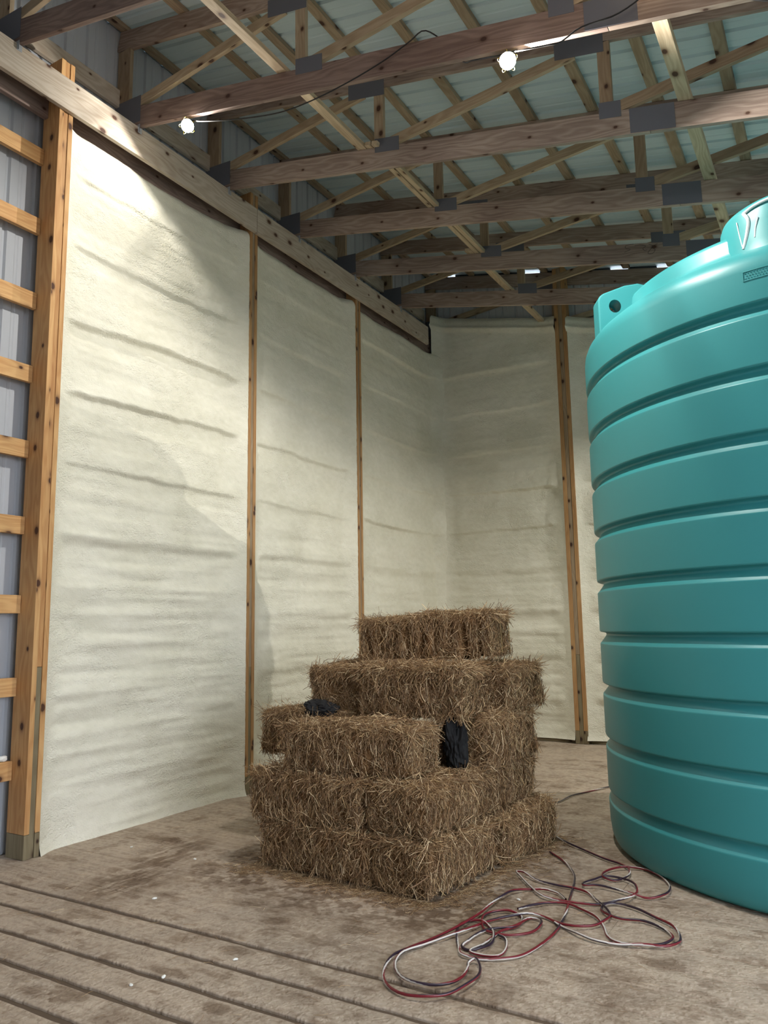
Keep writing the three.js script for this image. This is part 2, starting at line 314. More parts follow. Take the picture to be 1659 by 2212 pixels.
// ---------------------------------------------------------------- roof trusses
const TZ = [-3.29, -4.51, -5.73, -6.96, -8.19, -9.42, -10.857];
const TL = ['nearest roof truss, cut off by the top left corner of the picture', 'roof truss that carries the two lit bulbs', 'roof truss just behind the two lit bulbs', 'second roof truss behind the lit bulbs, third counting back from the corner', 'third roof truss behind the lit bulbs, its chord above the tank neck', 'farthest free hanging roof truss before the back wall', 'end truss standing against the dark siding of the back wall'];
function plate(x0, x1, yA, yB, z, t, slope = S) {               // toothed connector plate, edges along the chord
  const xm = (x0 + x1) / 2, g = box(x0, x1, yA, yB, z - 0.002, z), p = g.attributes.position;
  for (let i = 0; i < p.count; i++) p.setY(i, p.getY(i) - slope * (p.getX(i) - xm));
  g.computeVertexNormals(); return part('connector_plate', g, galvanized, t);
}
TZ.forEach((z, i) => {
  const t = thing('roof_truss', TL[i], 'truss', [0, 0, 0], 'parallel roof trusses'), th = 0.04, near = z + th / 2, xe = 9.45;
  const c = pick(WOOD.chord), c2 = pick(WOOD.chord);
  part('bottom_chord', boardXY(-0.19, lowY(-0.19) + 0.106, 4.43, lowY(4.43) + 0.106, 0.208, th, z), i < 2 ? WOOD.chord[1] : WOOD.chord[i % 2 * 2], t);  // nearest two: redder lumber, tint also darkened for the shade on their near faces
  part('bottom_chord', boardXY(4.432, lowY(4.432) + 0.106, xe, lowY(xe) + 0.106, 0.208, th, z), c2, t);
  part('top_chord', boardXY(-0.19, topLow(-0.19) + 0.102, xe, topLow(xe) + 0.102, 0.2, th, z), c2, t);
  part('end_post', boardY(-0.19, -0.02, lowY(-0.1) + 0.235, topLow(-0.1) - 0.002, z - th / 2, z + th / 2), pick(WOOD.web), t);
  for (const xb of [1.995, 4.095, 6.195, 8.295]) part('web', boardY(xb - 0.05, xb + 0.05, lowY(xb) + 0.226, topLow(xb) - 0.012, z - th / 2, z + th / 2), pick(WOOD.web), t);
  const diag = (x0, y0, x1, y1) => part('web', boardXY(x0, y0, x1, y1, 0.092, th, z), pick(WOOD.web), t);
  diag(0.1, 6.53, 1.83, topLow(1.83) - 0.035);
  for (const xb of [2.1, 4.2, 6.3]) diag(xb, lowY(xb) + 0.255, xb + 1.76, topLow(xb + 1.76) - 0.05);
  plate(-0.2, 0.145, 6.335, 6.60, near + 0.0025, t, 0.06);
  for (const xb of [2.08, 4.12, 6.28]) {
    const w = xb === 4.12 ? 0.085 : 0.13;
    plate(xb - w, xb + w, lowY(xb) + 0.16, lowY(xb) + 0.30, near + 0.0025, t);
    plate(xb - 0.42, xb - 0.02, topLow(xb - 0.2) - 0.09, topLow(xb - 0.2) + 0.07, near + 0.0025, t);
  }
  plate(4.265, 4.595, lowY(4.43) + 0.006, lowY(4.43) + 0.212, near + 0.0025, t);
  if (i < 6) {
    part('tie_bracket', box(0.10, 0.150, 6.21, 6.29, z + 0.024, z + 0.026), zinc, t);
    part('tie_bracket', box(0.134, 0.136, 6.205, 6.262, z - 0.01, z + 0.035), zinc, t);
  }
});
const MARKS = [[[3.736,5.708],[3.649,5.712],[3.647,5.688],[3.698,5.657],[3.632,5.642]], [[3.745,5.688],[3.806,5.678],[3.861,5.649],[3.827,5.632],[3.852,5.601],[3.868,5.607]], [[3.892,5.66],[3.933,5.635],[3.877,5.564],[3.928,5.55],[3.954,5.586],[3.917,5.623],[3.982,5.645]]];
// pencilled scrawl on the chord above the tank neck
for (const st of MARKS) {
  const cv = new THREE.CatmullRomCurve3(st.map(([x, y]) => new THREE.Vector3(x, y, TZ[4] + 0.0202)));
  part('pencil_mark', new THREE.TubeGeometry(cv, 24, 0.0022, 4), std([0.06, 0.045, 0.04], 0.8), scene.getObjectByName('roof_truss_004'));
}
// lateral braces lying on the bottom chords
const onChord = (x) => lowY(x) + 0.2135;
function brace(x0, x1, z0, z1, label, mat = WOOD.brace[0]) {
  const g = boardZ(-(x1 - x0) / 2, (x1 - x0) / 2, 0, 0.038, z0, z1).rotateZ(-Math.atan(S)).translate((x0 + x1) / 2, onChord((x0 + x1) / 2) + 0.003, 0);
  return single('lateral_brace', g, mat, label, 'brace', 'boards along the truss chords');
}
brace(1.755, 1.855, -5.8, -2.2, 'pale brace board over the left bulb side, nearest of the long run');
brace(1.865, 1.925, -8.3, -5.66, 'left board of the doubled brace between the middle trusses');
brace(1.94, 2.00, -8.3, -5.66, 'right board of the doubled brace between the middle trusses');
brace(1.76, 1.86, -10.75, -8.1, 'brace board between the two farthest trusses');
brace(4.62, 4.72, -10.75, -2.2, 'long pale brace board at right, running back toward the tank neck');

// ---------------------------------------------------------------- string of work lights
{
  const t = thing('string_light', 'black cord with two glaring bulbs in yellow cages under the truss', 'string light');
  const black = std([0.012, 0.012, 0.014], 0.6), yellow = std([0.75, 0.55, 0.05], 0.5), white = std([0.75, 0.75, 0.75], 0.5);
  const glow = new THREE.MeshStandardMaterial({ color: 0xffffff, emissive: new THREE.Color(1, 0.98, 0.94), emissiveIntensity: 30, roughness: 0.4 });
  const bulbs = [[new THREE.Vector3(0.745, 6.055, -4.50), new THREE.Vector3(-0.2, 0.75, -0.63)], [new THREE.Vector3(3.737, 5.415, -4.50), new THREE.Vector3(-0.2, 0.86, -0.45)], [new THREE.Vector3(6.2, 4.5, -8.9), new THREE.Vector3(-0.2, 1, -0.12)]];
  bulbs.forEach(([p, ax], i) => {                                // ax points from the bulb to its base
    ax.normalize();
    const b = new THREE.Group(); b.name = 'lamp_holder'; t.add(b); b.position.copy(p); b.quaternion.setFromUnitVectors(new THREE.Vector3(0, 1, 0), ax);
    part('bulb', new THREE.SphereGeometry(0.055, 28, 18, 0, Math.PI * 2, Math.PI * 0.47, Math.PI * 0.53), glow, b);
    part('bulb_base', new THREE.LatheGeometry([[0.0555, 0.0055], [0.045, 0.022], [0.016, 0.055], [0.015, 0.06], [0, 0.06]].map((q) => new THREE.Vector2(...q)), 24), white, b);
    part('socket', new THREE.CylinderGeometry(0.02, 0.022, 0.06, 20).translate(0, 0.09, 0), black, b);
    for (let k = 0; k < 5; k++) {
      const a = k / 5 * Math.PI * 2, c = Math.cos(a), s = Math.sin(a);
      const cv = new THREE.CatmullRomCurve3([[0.023, 0.07], [0.06, 0.03], [0.07, -0.01], [0.05, -0.065], [0.006, -0.085]].map(([r, y]) => new THREE.Vector3(r * c, y, r * s)));
      part('cage_bar', new THREE.TubeGeometry(cv, 10, 0.0012, 5), yellow, b);
    }
    const l = new THREE.PointLight(new THREE.Color(1, 0.96, 0.88), LAMP[i], 0, 2); l.position.copy(p); l.castShadow = true; l.shadow.radius = 0.3; l.shadow.mapSize.set(2048, 2048); scene.add(l);
  });
  const V = (x, y, z = -4.455) => new THREE.Vector3(x, y, z);
  const run = (pts) => part('cord', new THREE.TubeGeometry(new THREE.CatmullRomCurve3(pts), pts.length * 8, 0.0052, 6), black, t);
  run([V(0.75, 6.14, -4.56), V(0.9, 6.04, -4.5), V(1.307, 5.873), V(1.801, 5.747), V(2.078, 5.724), V(2.45, 5.74), V(2.8, 5.79), V(3.016, 5.85), V(3.12, 5.9, -4.47), V(3.2, 5.86, -4.53), V(3.4, 5.57, -4.53), V(3.5, 5.50, -4.47), V(3.7, 5.49, -4.52)]);
  run([V(3.74, 5.49, -4.52), V(3.865, 5.41), V(4.0, 5.38), V(4.115, 5.357), V(4.238, 5.401), V(4.471, 5.39), V(4.613, 5.43), V(4.8, 5.53), V(5.05, 5.45, -4.46), V(5.15, 5.2), V(5.5, 5.0), V(5.9, 4.98, -4.6), V(6.0, 5.33, -5.7), V(6.1, 5.2, -6.4), V(6.1, 5.3, -6.95), V(6.15, 5.15, -7.6), V(6.18, 5.22, -8.2), V(6.2, 4.85, -8.75), V(6.19, 4.62, -8.9)]);
}

// ---------------------------------------------------------------- green tank
{
  const CX = 5.405, CZ = -6.69, R = 1.8;
  const t = thing('water_tank', 'huge ribbed teal plastic tank at right', 'tank', [CX, 0, CZ]);
  const teal = new THREE.MeshPhysicalMaterial({ roughness: 0.4, specularIntensity: 0.85, side: THREE.DoubleSide, bumpScale: 0.0006 });
  teal.color.setRGB(0.045, 0.295, 0.315);
  const pr = [[0.02, 0.004], [R - 0.11, 0.004], [R - 0.06, 0.012], [R - 0.03, 0.035], [R - 0.012, 0.08], [R - 0.002, 0.16]];
  for (let k = 0; k < 9; k++) {
    const h = 0.309 + k * 0.3925;                              // top edge of the band below, highlight line
    pr.push([R, h - 0.03], [R, h - 0.009], [R - 0.0012, h - 0.003], [R - 0.0042, h + 0.001], [R - 0.009, h + 0.005], [R - 0.03, h + 0.032], [R - 0.047, h + 0.056], [R - 0.05, h + 0.066], [R - 0.047, h + 0.076], [R - 0.03, h + 0.082], [R - 0.01, h + 0.085], [R - 0.003, h + 0.089], [R, h + 0.098]);
  }
  pr.push([R, 3.74], [R - 0.006, 3.79], [R - 0.022, 3.83], [R - 0.05, 3.865], [R - 0.10, 3.905], [R - 0.17, 3.945], [R - 0.235, 3.97], [R - 0.262, 3.99], [R - 0.28, 4.03], [R - 0.29, 4.11], [R - 0.305, 4.14], [R - 0.34, 4.155], [R - 0.75, 4.18], [R - 1.2, 4.2], [0.02, 4.22]);
  const dense = []; pr.forEach((q, i) => { if (i) { const o = pr[i - 1], n = Math.max(1, Math.ceil(Math.hypot(q[0] - o[0], q[1] - o[1]) / 0.3)); for (let k = 1; k < n; k++) dense.push([mix(o[0], q[0], k / n), mix(o[1], q[1], k / n)]); } dense.push(q); });
  const body = part('tank_body', new THREE.LatheGeometry(dense.map((q) => new THREE.Vector2(...q)), 160), teal, t);
  // manway neck near the front edge
  const NX = 5.31 - CX, NZ = -5.5 - CZ, NR = 0.46;
  const neck = part('manway_neck', new THREE.LatheGeometry([[NR + 0.03, 3.84], [NR + 0.012, 3.92], [NR + 0.004, 4.0], [NR, 4.12], [NR - 0.004, 4.22], [NR - 0.016, 4.255], [NR - 0.045, 4.275], [NR - 0.1, 4.283], [0.01, 4.29]].map((q) => new THREE.Vector2(...q)), 96), teal, t, [NX, 0, NZ]);
  // white curved strokes lying on the wall of the neck
  const mark = std([0.9, 0.92, 0.92], 0.4);
  const face = Math.atan2(0 - (-5.5), 5.382 - 5.31);           // the side towards the doorway
  const strokes = [[[-0.36, 0.30], [-0.345, 0.20], [-0.33, 0.12]], [[-0.30, 0.33], [-0.27, 0.27], [-0.285, 0.19], [-0.32, 0.10]], [[-0.30, 0.33], [-0.22, 0.345], [-0.1, 0.35], [0.05, 0.345]], [[-0.205, 0.26], [-0.225, 0.2], [-0.235, 0.14]]];
  strokes.forEach((st, i) => {
    const cv = new THREE.CatmullRomCurve3(st.map(([x, y]) => { const a = face - x / NR * 1.0; return new THREE.Vector3(Math.cos(a) * (NR + 0.002), 3.88 + y, Math.sin(a) * (NR + 0.002)); }));
    const g = new THREE.TubeGeometry(cv, 20, [0.004, 0.012, 0.010, 0.005][i], 6);
    part('mark_stroke', g, mark, neck);
  });
  // lifting lug with its hole
  const sh = new THREE.Shape(); sh.moveTo(0, -0.2); sh.lineTo(0, 0.09); sh.quadraticCurveTo(0.005, 0.125, 0.045, 0.143); sh.lineTo(0.2, 0.2); sh.lineTo(0.3, 0.215); sh.lineTo(0.36, 0.2); sh.lineTo(0.36, -0.2); sh.closePath();
  const hole = new THREE.Path(); hole.absellipse(0.115, 0.045, 0.046, 0.052, 0, Math.PI * 2, true); sh.holes.push(hole);
  const lg = new THREE.ExtrudeGeometry(sh, { depth: 0.13, bevelEnabled: true, bevelSize: 0.012, bevelThickness: 0.012, bevelSegments: 3, curveSegments: 20 });
  const lug = part('lifting_lug', lg, teal, t);
  const la = 150 * Math.PI / 180; lug.position.set(Math.cos(la) * 1.755, 4.0, Math.sin(la) * 1.755); lug.rotation.y = Math.PI - la;   // a fin standing across the shoulder
  // stamped data panel on the top band
  const pa0 = Math.atan2(-4.98 + 6.69, 5.025 - 5.405), arc = (a, y, r) => new THREE.Vector3(Math.cos(a) * r, y, Math.sin(a) * r);
  const at = (s) => pa0 - s / R, frame = [], dims = [0, 0.42, 3.680, 3.737];
  const tube = (pts) => frame.push(new THREE.TubeGeometry(new THREE.CatmullRomCurve3(pts, false, 'catmullrom', 0), 16, 0.004, 6));
  const row = (y) => [0, 0.1, 0.2, 0.3, 0.42].map((s) => arc(at(s), y, R));
  tube(row(dims[2])); tube(row(dims[3])); tube([arc(at(0), dims[2], R), arc(at(0), dims[3], R)]); tube([arc(at(0.42), dims[2], R), arc(at(0.42), dims[3], R)]);
  const pan = part('data_panel', mergeGeometries(frame), teal, t), bumps = [];
  for (let j = 0; j < 3; j++) for (let k = 0; k < 24; k++) { const v = arc(at(0.014 + k * 0.0165 + (j % 2) * 0.008), dims[2] + 0.014 + j * 0.0155, R); bumps.push(new THREE.OctahedronGeometry(0.0055).translate(v.x, v.y, v.z)); }
  const kn = part('knurling', mergeGeometries(bumps), teal, pan); kn.userData.kind = 'stuff';
}

// ---------------------------------------------------------------- straw bales
const strawTex = tex(512, 512, (u, v, c) => { const a = fbm(u * 26, v * 70, 3, 501, 26, 70), b = fbm(u * 60, v * 22, 3, 505, 60, 22), t = clamp(Math.max(a, b) * 1.5 - 0.55); c[0] = mix(122, 164, t); c[1] = mix(92, 128, t); c[2] = mix(60, 88, t); }, true, 1 / 0.5, 1 / 0.5);
const coreMat = std([0.9, 0.85, 0.8], 1, { map: strawTex, bumpMap: strawTex, bumpScale: 0.02 });
const strawMat = std([1, 1, 1], 0.55);
function strand(bend, kink) {
  const pts = [[-0.5, 0, 0], [-0.2, bend * 0.7, kink], [0.15, bend, 0], [0.5, 0, kink * 1.5]].map((q) => new THREE.Vector3(...q));
  const g = new THREE.TubeGeometry(new THREE.CatmullRomCurve3(pts), 4, 1, 3), p = g.attributes.position, cv = new THREE.CatmullRomCurve3(pts);
  // radius scaled separately: keep the centre line along x (length 1) and let y, z hold the thickness in units of 1/60 length
  for (let i = 0; i < p.count; i++) { const ring = Math.floor(i / 4), c = cv.getPointAt(ring / 4); p.setXYZ(i, c.x + (p.getX(i) - c.x) * 0.016, c.y + (p.getY(i) - c.y) * 0.016, c.z + (p.getZ(i) - c.z) * 0.016); }
  g.computeVertexNormals(); g.deleteAttribute('uv'); return g;
}
const STRANDS = [strand(0.03, 0.02), strand(0.10, -0.05)];
const TONES = [[0.40, 0.245, 0.115], [0.29, 0.168, 0.08], [0.56, 0.375, 0.19], [0.22, 0.122, 0.058], [0.78, 0.60, 0.37], [0.34, 0.205, 0.10], [0.27, 0.158, 0.08]];
const _m = new THREE.Matrix4(), _q = new THREE.Quaternion(), _c = new THREE.Color();
function scatter(parent, list) {                                // list of {p, d (unit direction), len, w}
  STRANDS.forEach((geo, v) => {
    const L = list.filter((_, i) => i % 2 === v), im = new THREE.InstancedMesh(geo, strawMat, L.length);
    L.forEach((s, i) => {
      _q.setFromUnitVectors(new THREE.Vector3(1, 0, 0), s.d); _q.multiply(new THREE.Quaternion().setFromAxisAngle(new THREE.Vector3(1, 0, 0), rnd() * 6.283));
      _m.compose(s.p, _q, new THREE.Vector3(s.len, s.len * s.w, s.len * s.w)); im.setMatrixAt(i, _m);
      const t = TONES[Math.floor(rnd() * TONES.length)], k = rr(0.75, 1.2); im.setColorAt(i, _c.setRGB(t[0] * k, t[1] * k, t[2] * k));
    });
    im.name = 'loose_straw'; im.userData.kind = 'stuff'; im.castShadow = im.receiveShadow = true; parent.add(im);
  });
}
const twineMat = std([0.35, 0.24, 0.1], 0.8);
// faces seen: +x, -x, +y, +z of each bale in its own axes (long axis x)
function bale(label, [x, y, z], [lx, ly, lz], turn, o = {}) {
  const t = thing('straw_bale', label, 'straw bale', [x, y, z], 'stacked straw bales'); t.rotation.y = turn; if (o.tilt) t.rotation.z = o.tilt;
  const sd = Math.floor(hash(Math.round(x * 100), Math.round(z * 100), Math.round(y * 100)) * 900) + 600, rad = o.rad ?? 0.05;
  const n = (L) => Math.max(4, Math.round(L / 0.028));
  let g = new THREE.BoxGeometry(lx, ly, lz, n(lx), n(ly), n(lz)); g.translate(0, ly / 2, 0);
  const p = g.attributes.position, uv = g.attributes.uv, nn = g.attributes.normal;
  const round = (v) => { const c = new THREE.Vector3(clamp(v.x, -lx / 2 + rad, lx / 2 - rad), clamp(v.y, rad, ly - rad), clamp(v.z, -lz / 2 + rad, lz / 2 - rad)), d = v.clone().sub(c), l = d.length(); return l > 1e-6 ? [c, d.divideScalar(l), Math.min(l, rad)] : [c, d, 0]; };
  const relief = (v) => {
    let h = (fbm(v.x * 5 + v.z * 3, v.y * 6 + v.z * 4, 3, sd) - 0.5) * 0.075 + (fbm(v.x * 22 + v.z * 9, v.y * 20 + v.z * 14, 2, sd + 5) - 0.5) * 0.045;
    if (o.flakes) { const f = Math.abs(((v.x * o.flakes + 0.35 * fbm(v.y * 6, v.x * 2, 2, sd + 9)) % 1 + 1) % 1 - 0.5); h -= 0.085 * Math.exp(-((0.5 - f) ** 2) / 0.012) * (v.z > lz * 0.3 ? 1 : 0.4); }
    h += 0.018 * (1 - Math.pow(Math.abs(v.x) / lx * 2, 2));      // bulges between the ends
    return h - 0.03;
  };
  const v = new THREE.Vector3();
  for (let i = 0; i < p.count; i++) {
    v.fromBufferAttribute(p, i); const [c, d, l] = round(v); const h = v.y < 0.02 ? Math.min(0, relief(v)) : relief(v);
    const q = c.addScaledVector(d, l + h); p.setXYZ(i, q.x, Math.max(0.001, q.y), q.z);
    const ax = Math.abs(nn.getX(i)), ay = Math.abs(nn.getY(i)); uv.setXY(i, (ax > 0.5 ? v.z : v.x) + sd * 0.13, ay > 0.5 ? v.z : v.y);
  }
  g.deleteAttribute('normal'); const u0 = g.attributes.uv; g = mergeVertices(g, 1e-5); g.computeVertexNormals();
  part('bale_body', g, coreMat, t);
  // straw over the visible faces
  const list = [], area = { px: ly * lz, mx: ly * lz, py: lx * lz, pz: lx * ly, mz: lx * ly }, want = o.faces ?? ['px', 'mx', 'py', 'pz'], dens = (o.density ?? 1) * 11500;
  for (const f of want) {
    const N = Math.round(area[f] * dens);
    for (let k = 0; k < N; k++) {
      const a = rr(-0.5, 0.5), b = rr(-0.5, 0.5);
      const pt = f === 'px' ? new THREE.Vector3(lx / 2, (b + 0.5) * ly, a * lz) : f === 'mx' ? new THREE.Vector3(-lx / 2, (b + 0.5) * ly, a * lz) : f === 'py' ? new THREE.Vector3(a * lx, ly, b * lz) : f === 'pz' ? new THREE.Vector3(a * lx, (b + 0.5) * ly, lz / 2) : new THREE.Vector3(a * lx, (b + 0.5) * ly, -lz / 2);
      if (fbm(pt.x * 14 + pt.z * 11, pt.y * 16 + pt.z * 9, 2, sd + 31) < 0.46 && rnd() < 0.7) continue;   // straw lies in tufts
      if (o.flakes && f === 'pz' && relief(pt) < -0.06 && rnd() < 0.85) continue;
      const [c, d, l] = round(pt), base = c.addScaledVector(d, l + relief(pt) + 0.03 - 0.034 * rnd() * rnd());
      // direction: mostly in the surface; sides hang, tops lie
      const r1 = new THREE.Vector3(rr(-1, 1), rr(-1, 1), rr(-1, 1));
      if (f === 'pz' || f === 'mz') { r1.y *= 1.9; r1.x *= 0.8; } else if (f !== 'py') r1.y *= 1.2;
      r1.addScaledVector(d, -r1.dot(d)); r1.normalize().addScaledVector(d, rr(-0.22, 0.34) * (rnd() < 0.2 ? 1.8 : 0.8)).normalize();
      const bold = rnd() < 0.14; let len = rr(0.03, 0.11) * (bold ? 1.8 : 1); if (base.y < 0.03) base.y = 0.03;
      if (y < 0.02 && base.y + r1.y * len * 0.5 < 0.004) r1.y = Math.abs(r1.y);
      base.addScaledVector(r1, len * 0.15);
      list.push({ p: base, d: r1.clone(), len, w: rr(0.7, 1.5) * (bold ? 0.115 : 0.075) / len });
    }
  }
  // shaggy fringe along the upper edges
  const edges = [['pz', lx], ['px', lz], ['mx', lz]];
  for (const [f, L] of edges) if (want.includes(f)) for (let k = 0; k < L * 330 * (o.fringe ?? 1); k++) {
    const a = rr(-0.5, 0.5), s = f === 'px' ? 1 : -1, out = f === 'pz' ? new THREE.Vector3(0, 0, 1) : new THREE.Vector3(s, 0, 0);
    const e = f === 'pz' ? new THREE.Vector3(a * lx, ly - rr(0, 0.05), lz / 2) : new THREE.Vector3(s * lx / 2, ly - rr(0, 0.05), a * lz);
    e.addScaledVector(out, -0.03).y += 0.004;
    const d = out.clone().multiplyScalar(rr(0.4, 1.2)).add(new THREE.Vector3(rr(-0.8, 0.8), rr(-1.2, 0.7), rr(-0.8, 0.8))).normalize(), len = rr(0.06, 0.17);
    list.push({ p: e.addScaledVector(d, len * 0.3), d, len, w: rr(0.7, 1.4) * 0.07 / len });
  }
  scatter(t, list);
  if (o.twine) for (const zz of [-0.25, 0.25]) {
    const h = 0.012, cv = new THREE.CatmullRomCurve3([[-lx / 2 - h, 0.04], [-lx / 2 - h, ly - 0.04], [-lx / 2 + 0.04, ly + h], [lx / 2 - 0.04, ly + h], [lx / 2 + h, ly - 0.04], [lx / 2 + h, 0.04]].map(([a, b]) => new THREE.Vector3(a, b, zz * lz)), false, 'catmullrom', 0.1);
    part('twine', new THREE.TubeGeometry(cv, 60, 0.003, 5), twineMat, t);
  }
  return t;
}
const Q = Math.PI / 2, TW_ = -0.09, h1 = 0.315, h2 = 0.318, h3 = 0.325, h4 = 0.36, h5 = 0.36;
const y2 = h1 + 0.004, y3 = y2 + h2 + 0.004, y4 = y3 + h3 + 0.01, y5 = y4 + h4 + 0.004;
// bottom course
bale('bottom straw bale at the front left of the pile, long side to the viewer', [2.19, 0.002, -4.62], [0.95, h1, 0.46], TW_, { rad: 0.03 });
bale('bottom straw bale at the front corner of the pile, end toward the viewer', [2.90, 0.002, -4.755], [0.84, h1, 0.44], Q + TW_, { rad: 0.035, faces: ['mx', 'pz', 'py', 'px'] });
bale('bottom straw bale at the right rear foot of the pile, nearest the tank', [3.04, 0.002, -5.58], [0.78, h1, 0.46], Q - 0.10, { faces: ['mx', 'pz', 'py', 'px'], density: 1.15 });
bale('bottom straw bale hidden inside the back of the pile', [2.10, 0.002, -5.3], [1.0, h1 - 0.02, 0.7], TW_, { density: 0.25, faces: ['mx', 'py'] });
// second course
bale('second course straw bale at left front, jutting past the bale below it', [2.08, y2, -4.65], [0.96, h2, 0.46], TW_ + 0.02, { rad: 0.035, fringe: 1.5 });
bale('second course straw bale at the front corner, end toward the viewer', [2.84, y2, -4.79], [0.77, h2, 0.48], Q + TW_, { faces: ['mx', 'pz', 'py', 'px'], fringe: 1.8 });
bale('second course straw bale on the right side below the tall side stack', [2.90, y2, -5.575], [0.76, h2, 0.46], Q - 0.10, { faces: ['mx', 'pz', 'py', 'px'] });
bale('second course straw bale hidden inside the back of the pile', [2.02, y2, -5.32], [1.0, h2 - 0.02, 0.7], TW_, { density: 0.3, faces: ['mx', 'py'] });
// third course
bale('wide straw bale at front centre whose top carries the black cloth', [2.34, y3, -4.72], [1.02, h3, 0.46], 0.07, { fringe: 1.4 });
bale('straw bale sticking out at far left, just behind the black cloth', [1.70, y3, -5.19], [0.92, h3 + 0.02, 0.42], 0.05, { fringe: 1.2 });
bale('lower straw bale of the tall stack on the right side, behind the black gap', [2.95, y3, -5.55], [0.82, h3 + 0.03, 0.44], Q - 0.06, { faces: ['mx', 'pz', 'py', 'px'] });
// fourth course
bale('straw bale with its end showing at the left of the fourth course', [1.93, y4 + 0.012, -5.50], [0.9, h4 - 0.02, 0.50], Q - 0.03, { faces: ['mx', 'px', 'mz', 'py', 'pz'], fringe: 1.3 });
bale('shaggy straw bale in the middle of the fourth course with long drooping stalks', [2.60, y4 - 0.002, -5.20], [0.84, h4 + 0.02, 0.46], 0.02, { fringe: 2.6 });
bale('upper straw bale of the tall stack on the right side, under the topmost bale', [2.96, y4 + 0.026, -5.80], [0.70, h4 - 0.03, 0.44], Q - 0.05, { faces: ['mx', 'pz', 'py', 'px'] });
// top
bale('topmost straw bale with dark gaps between its flakes', [2.50, y5 + 0.02, -5.62], [1.16, h5, 0.44], 0.10, { flakes: 8.5, density: 0.75, tilt: 0.05, twine: true, fringe: 1.2 });

// chaff on the floor round the pile
{
  const t = thing('straw_litter', 'loose stalks and chaff strewn round the foot of the bales', 'straw', [0, 0, 0]); t.userData.kind = 'stuff';
  const list = [];
  for (let k = 0; k < 6500; k++) {
    const side = rnd(), e = Math.abs(rr(-1, 1) * rr(0, 1) * rr(0.2, 1));
    let x, z;
    if (side < 0.45) { x = rr(1.65, 3.15); z = -4.42 + (x - 1.7) * 0.08 + e * 0.35; } else if (side < 0.75) { z = rr(-6.1, -4.3); x = 3.14 + (-4.3 - z) * 0.09 + e * 0.45; } else if (side < 0.92) { z = rr(-5.6, -4.2); x = 1.72 - e * 0.6; } else { x = rr(0.3, 4.6); z = rr(-6.5, -2.2); }
    const a = rnd() * 6.283, d = new THREE.Vector3(Math.cos(a), rr(-0.02, 0.12), Math.sin(a)).normalize(), len = rr(0.02, 0.08);
    list.push({ p: new THREE.Vector3(x, 0.004 + Math.abs(d.y) * len * 0.5 + rnd() * 0.006, z), d, len, w: rr(0.6, 1.2) * 0.05 / len });
  }
  scatter(t, list);
  t.children.forEach((c) => { c.userData.kind = 'stuff'; });
}
// black cloth on the front bales, and a black lump filling a gap
function cloth(label, pos, sx, sy, sz, sd, rot) {
  const g = new THREE.IcosahedronGeometry(0.5, 24), p = g.attributes.position, v = new THREE.Vector3();
  for (let i = 0; i < p.count; i++) {
    v.fromBufferAttribute(p, i); const n = 1 + (fbm(v.x * 5 + 9, v.y * 5 + v.z * 4, 3, sd) - 0.5) * 0.9 + (1 - Math.abs(fbm(v.x * 9 + v.z * 7, v.y * 9, 2, sd + 3) - 0.5) * 4) * 0.10;
    p.setXYZ(i, v.x * n * sx, v.y * n * sy, v.z * n * sz);
  }
  const q = mergeVertices(g.deleteAttribute('uv').deleteAttribute('normal'), 1e-4); q.computeVertexNormals();
  const m = single('cloth', q, std([0.007, 0.007, 0.008], 0.85), label, 'cloth'); m.position.set(...pos); m.rotation.set(...rot); return m;
}
cloth('crumpled black cloth lying on the front bales at left', [1.83, y3 + h3 + 0.05, -5.0], 0.28, 0.13, 0.16, 811, [0, 0.5, -0.18]);
cloth('black crumpled lump filling the gap beside the right side stack', [2.93, y3 + 0.17, -5.06], 0.15, 0.36, 0.16, 823, [0, 0.2, 0.1]);

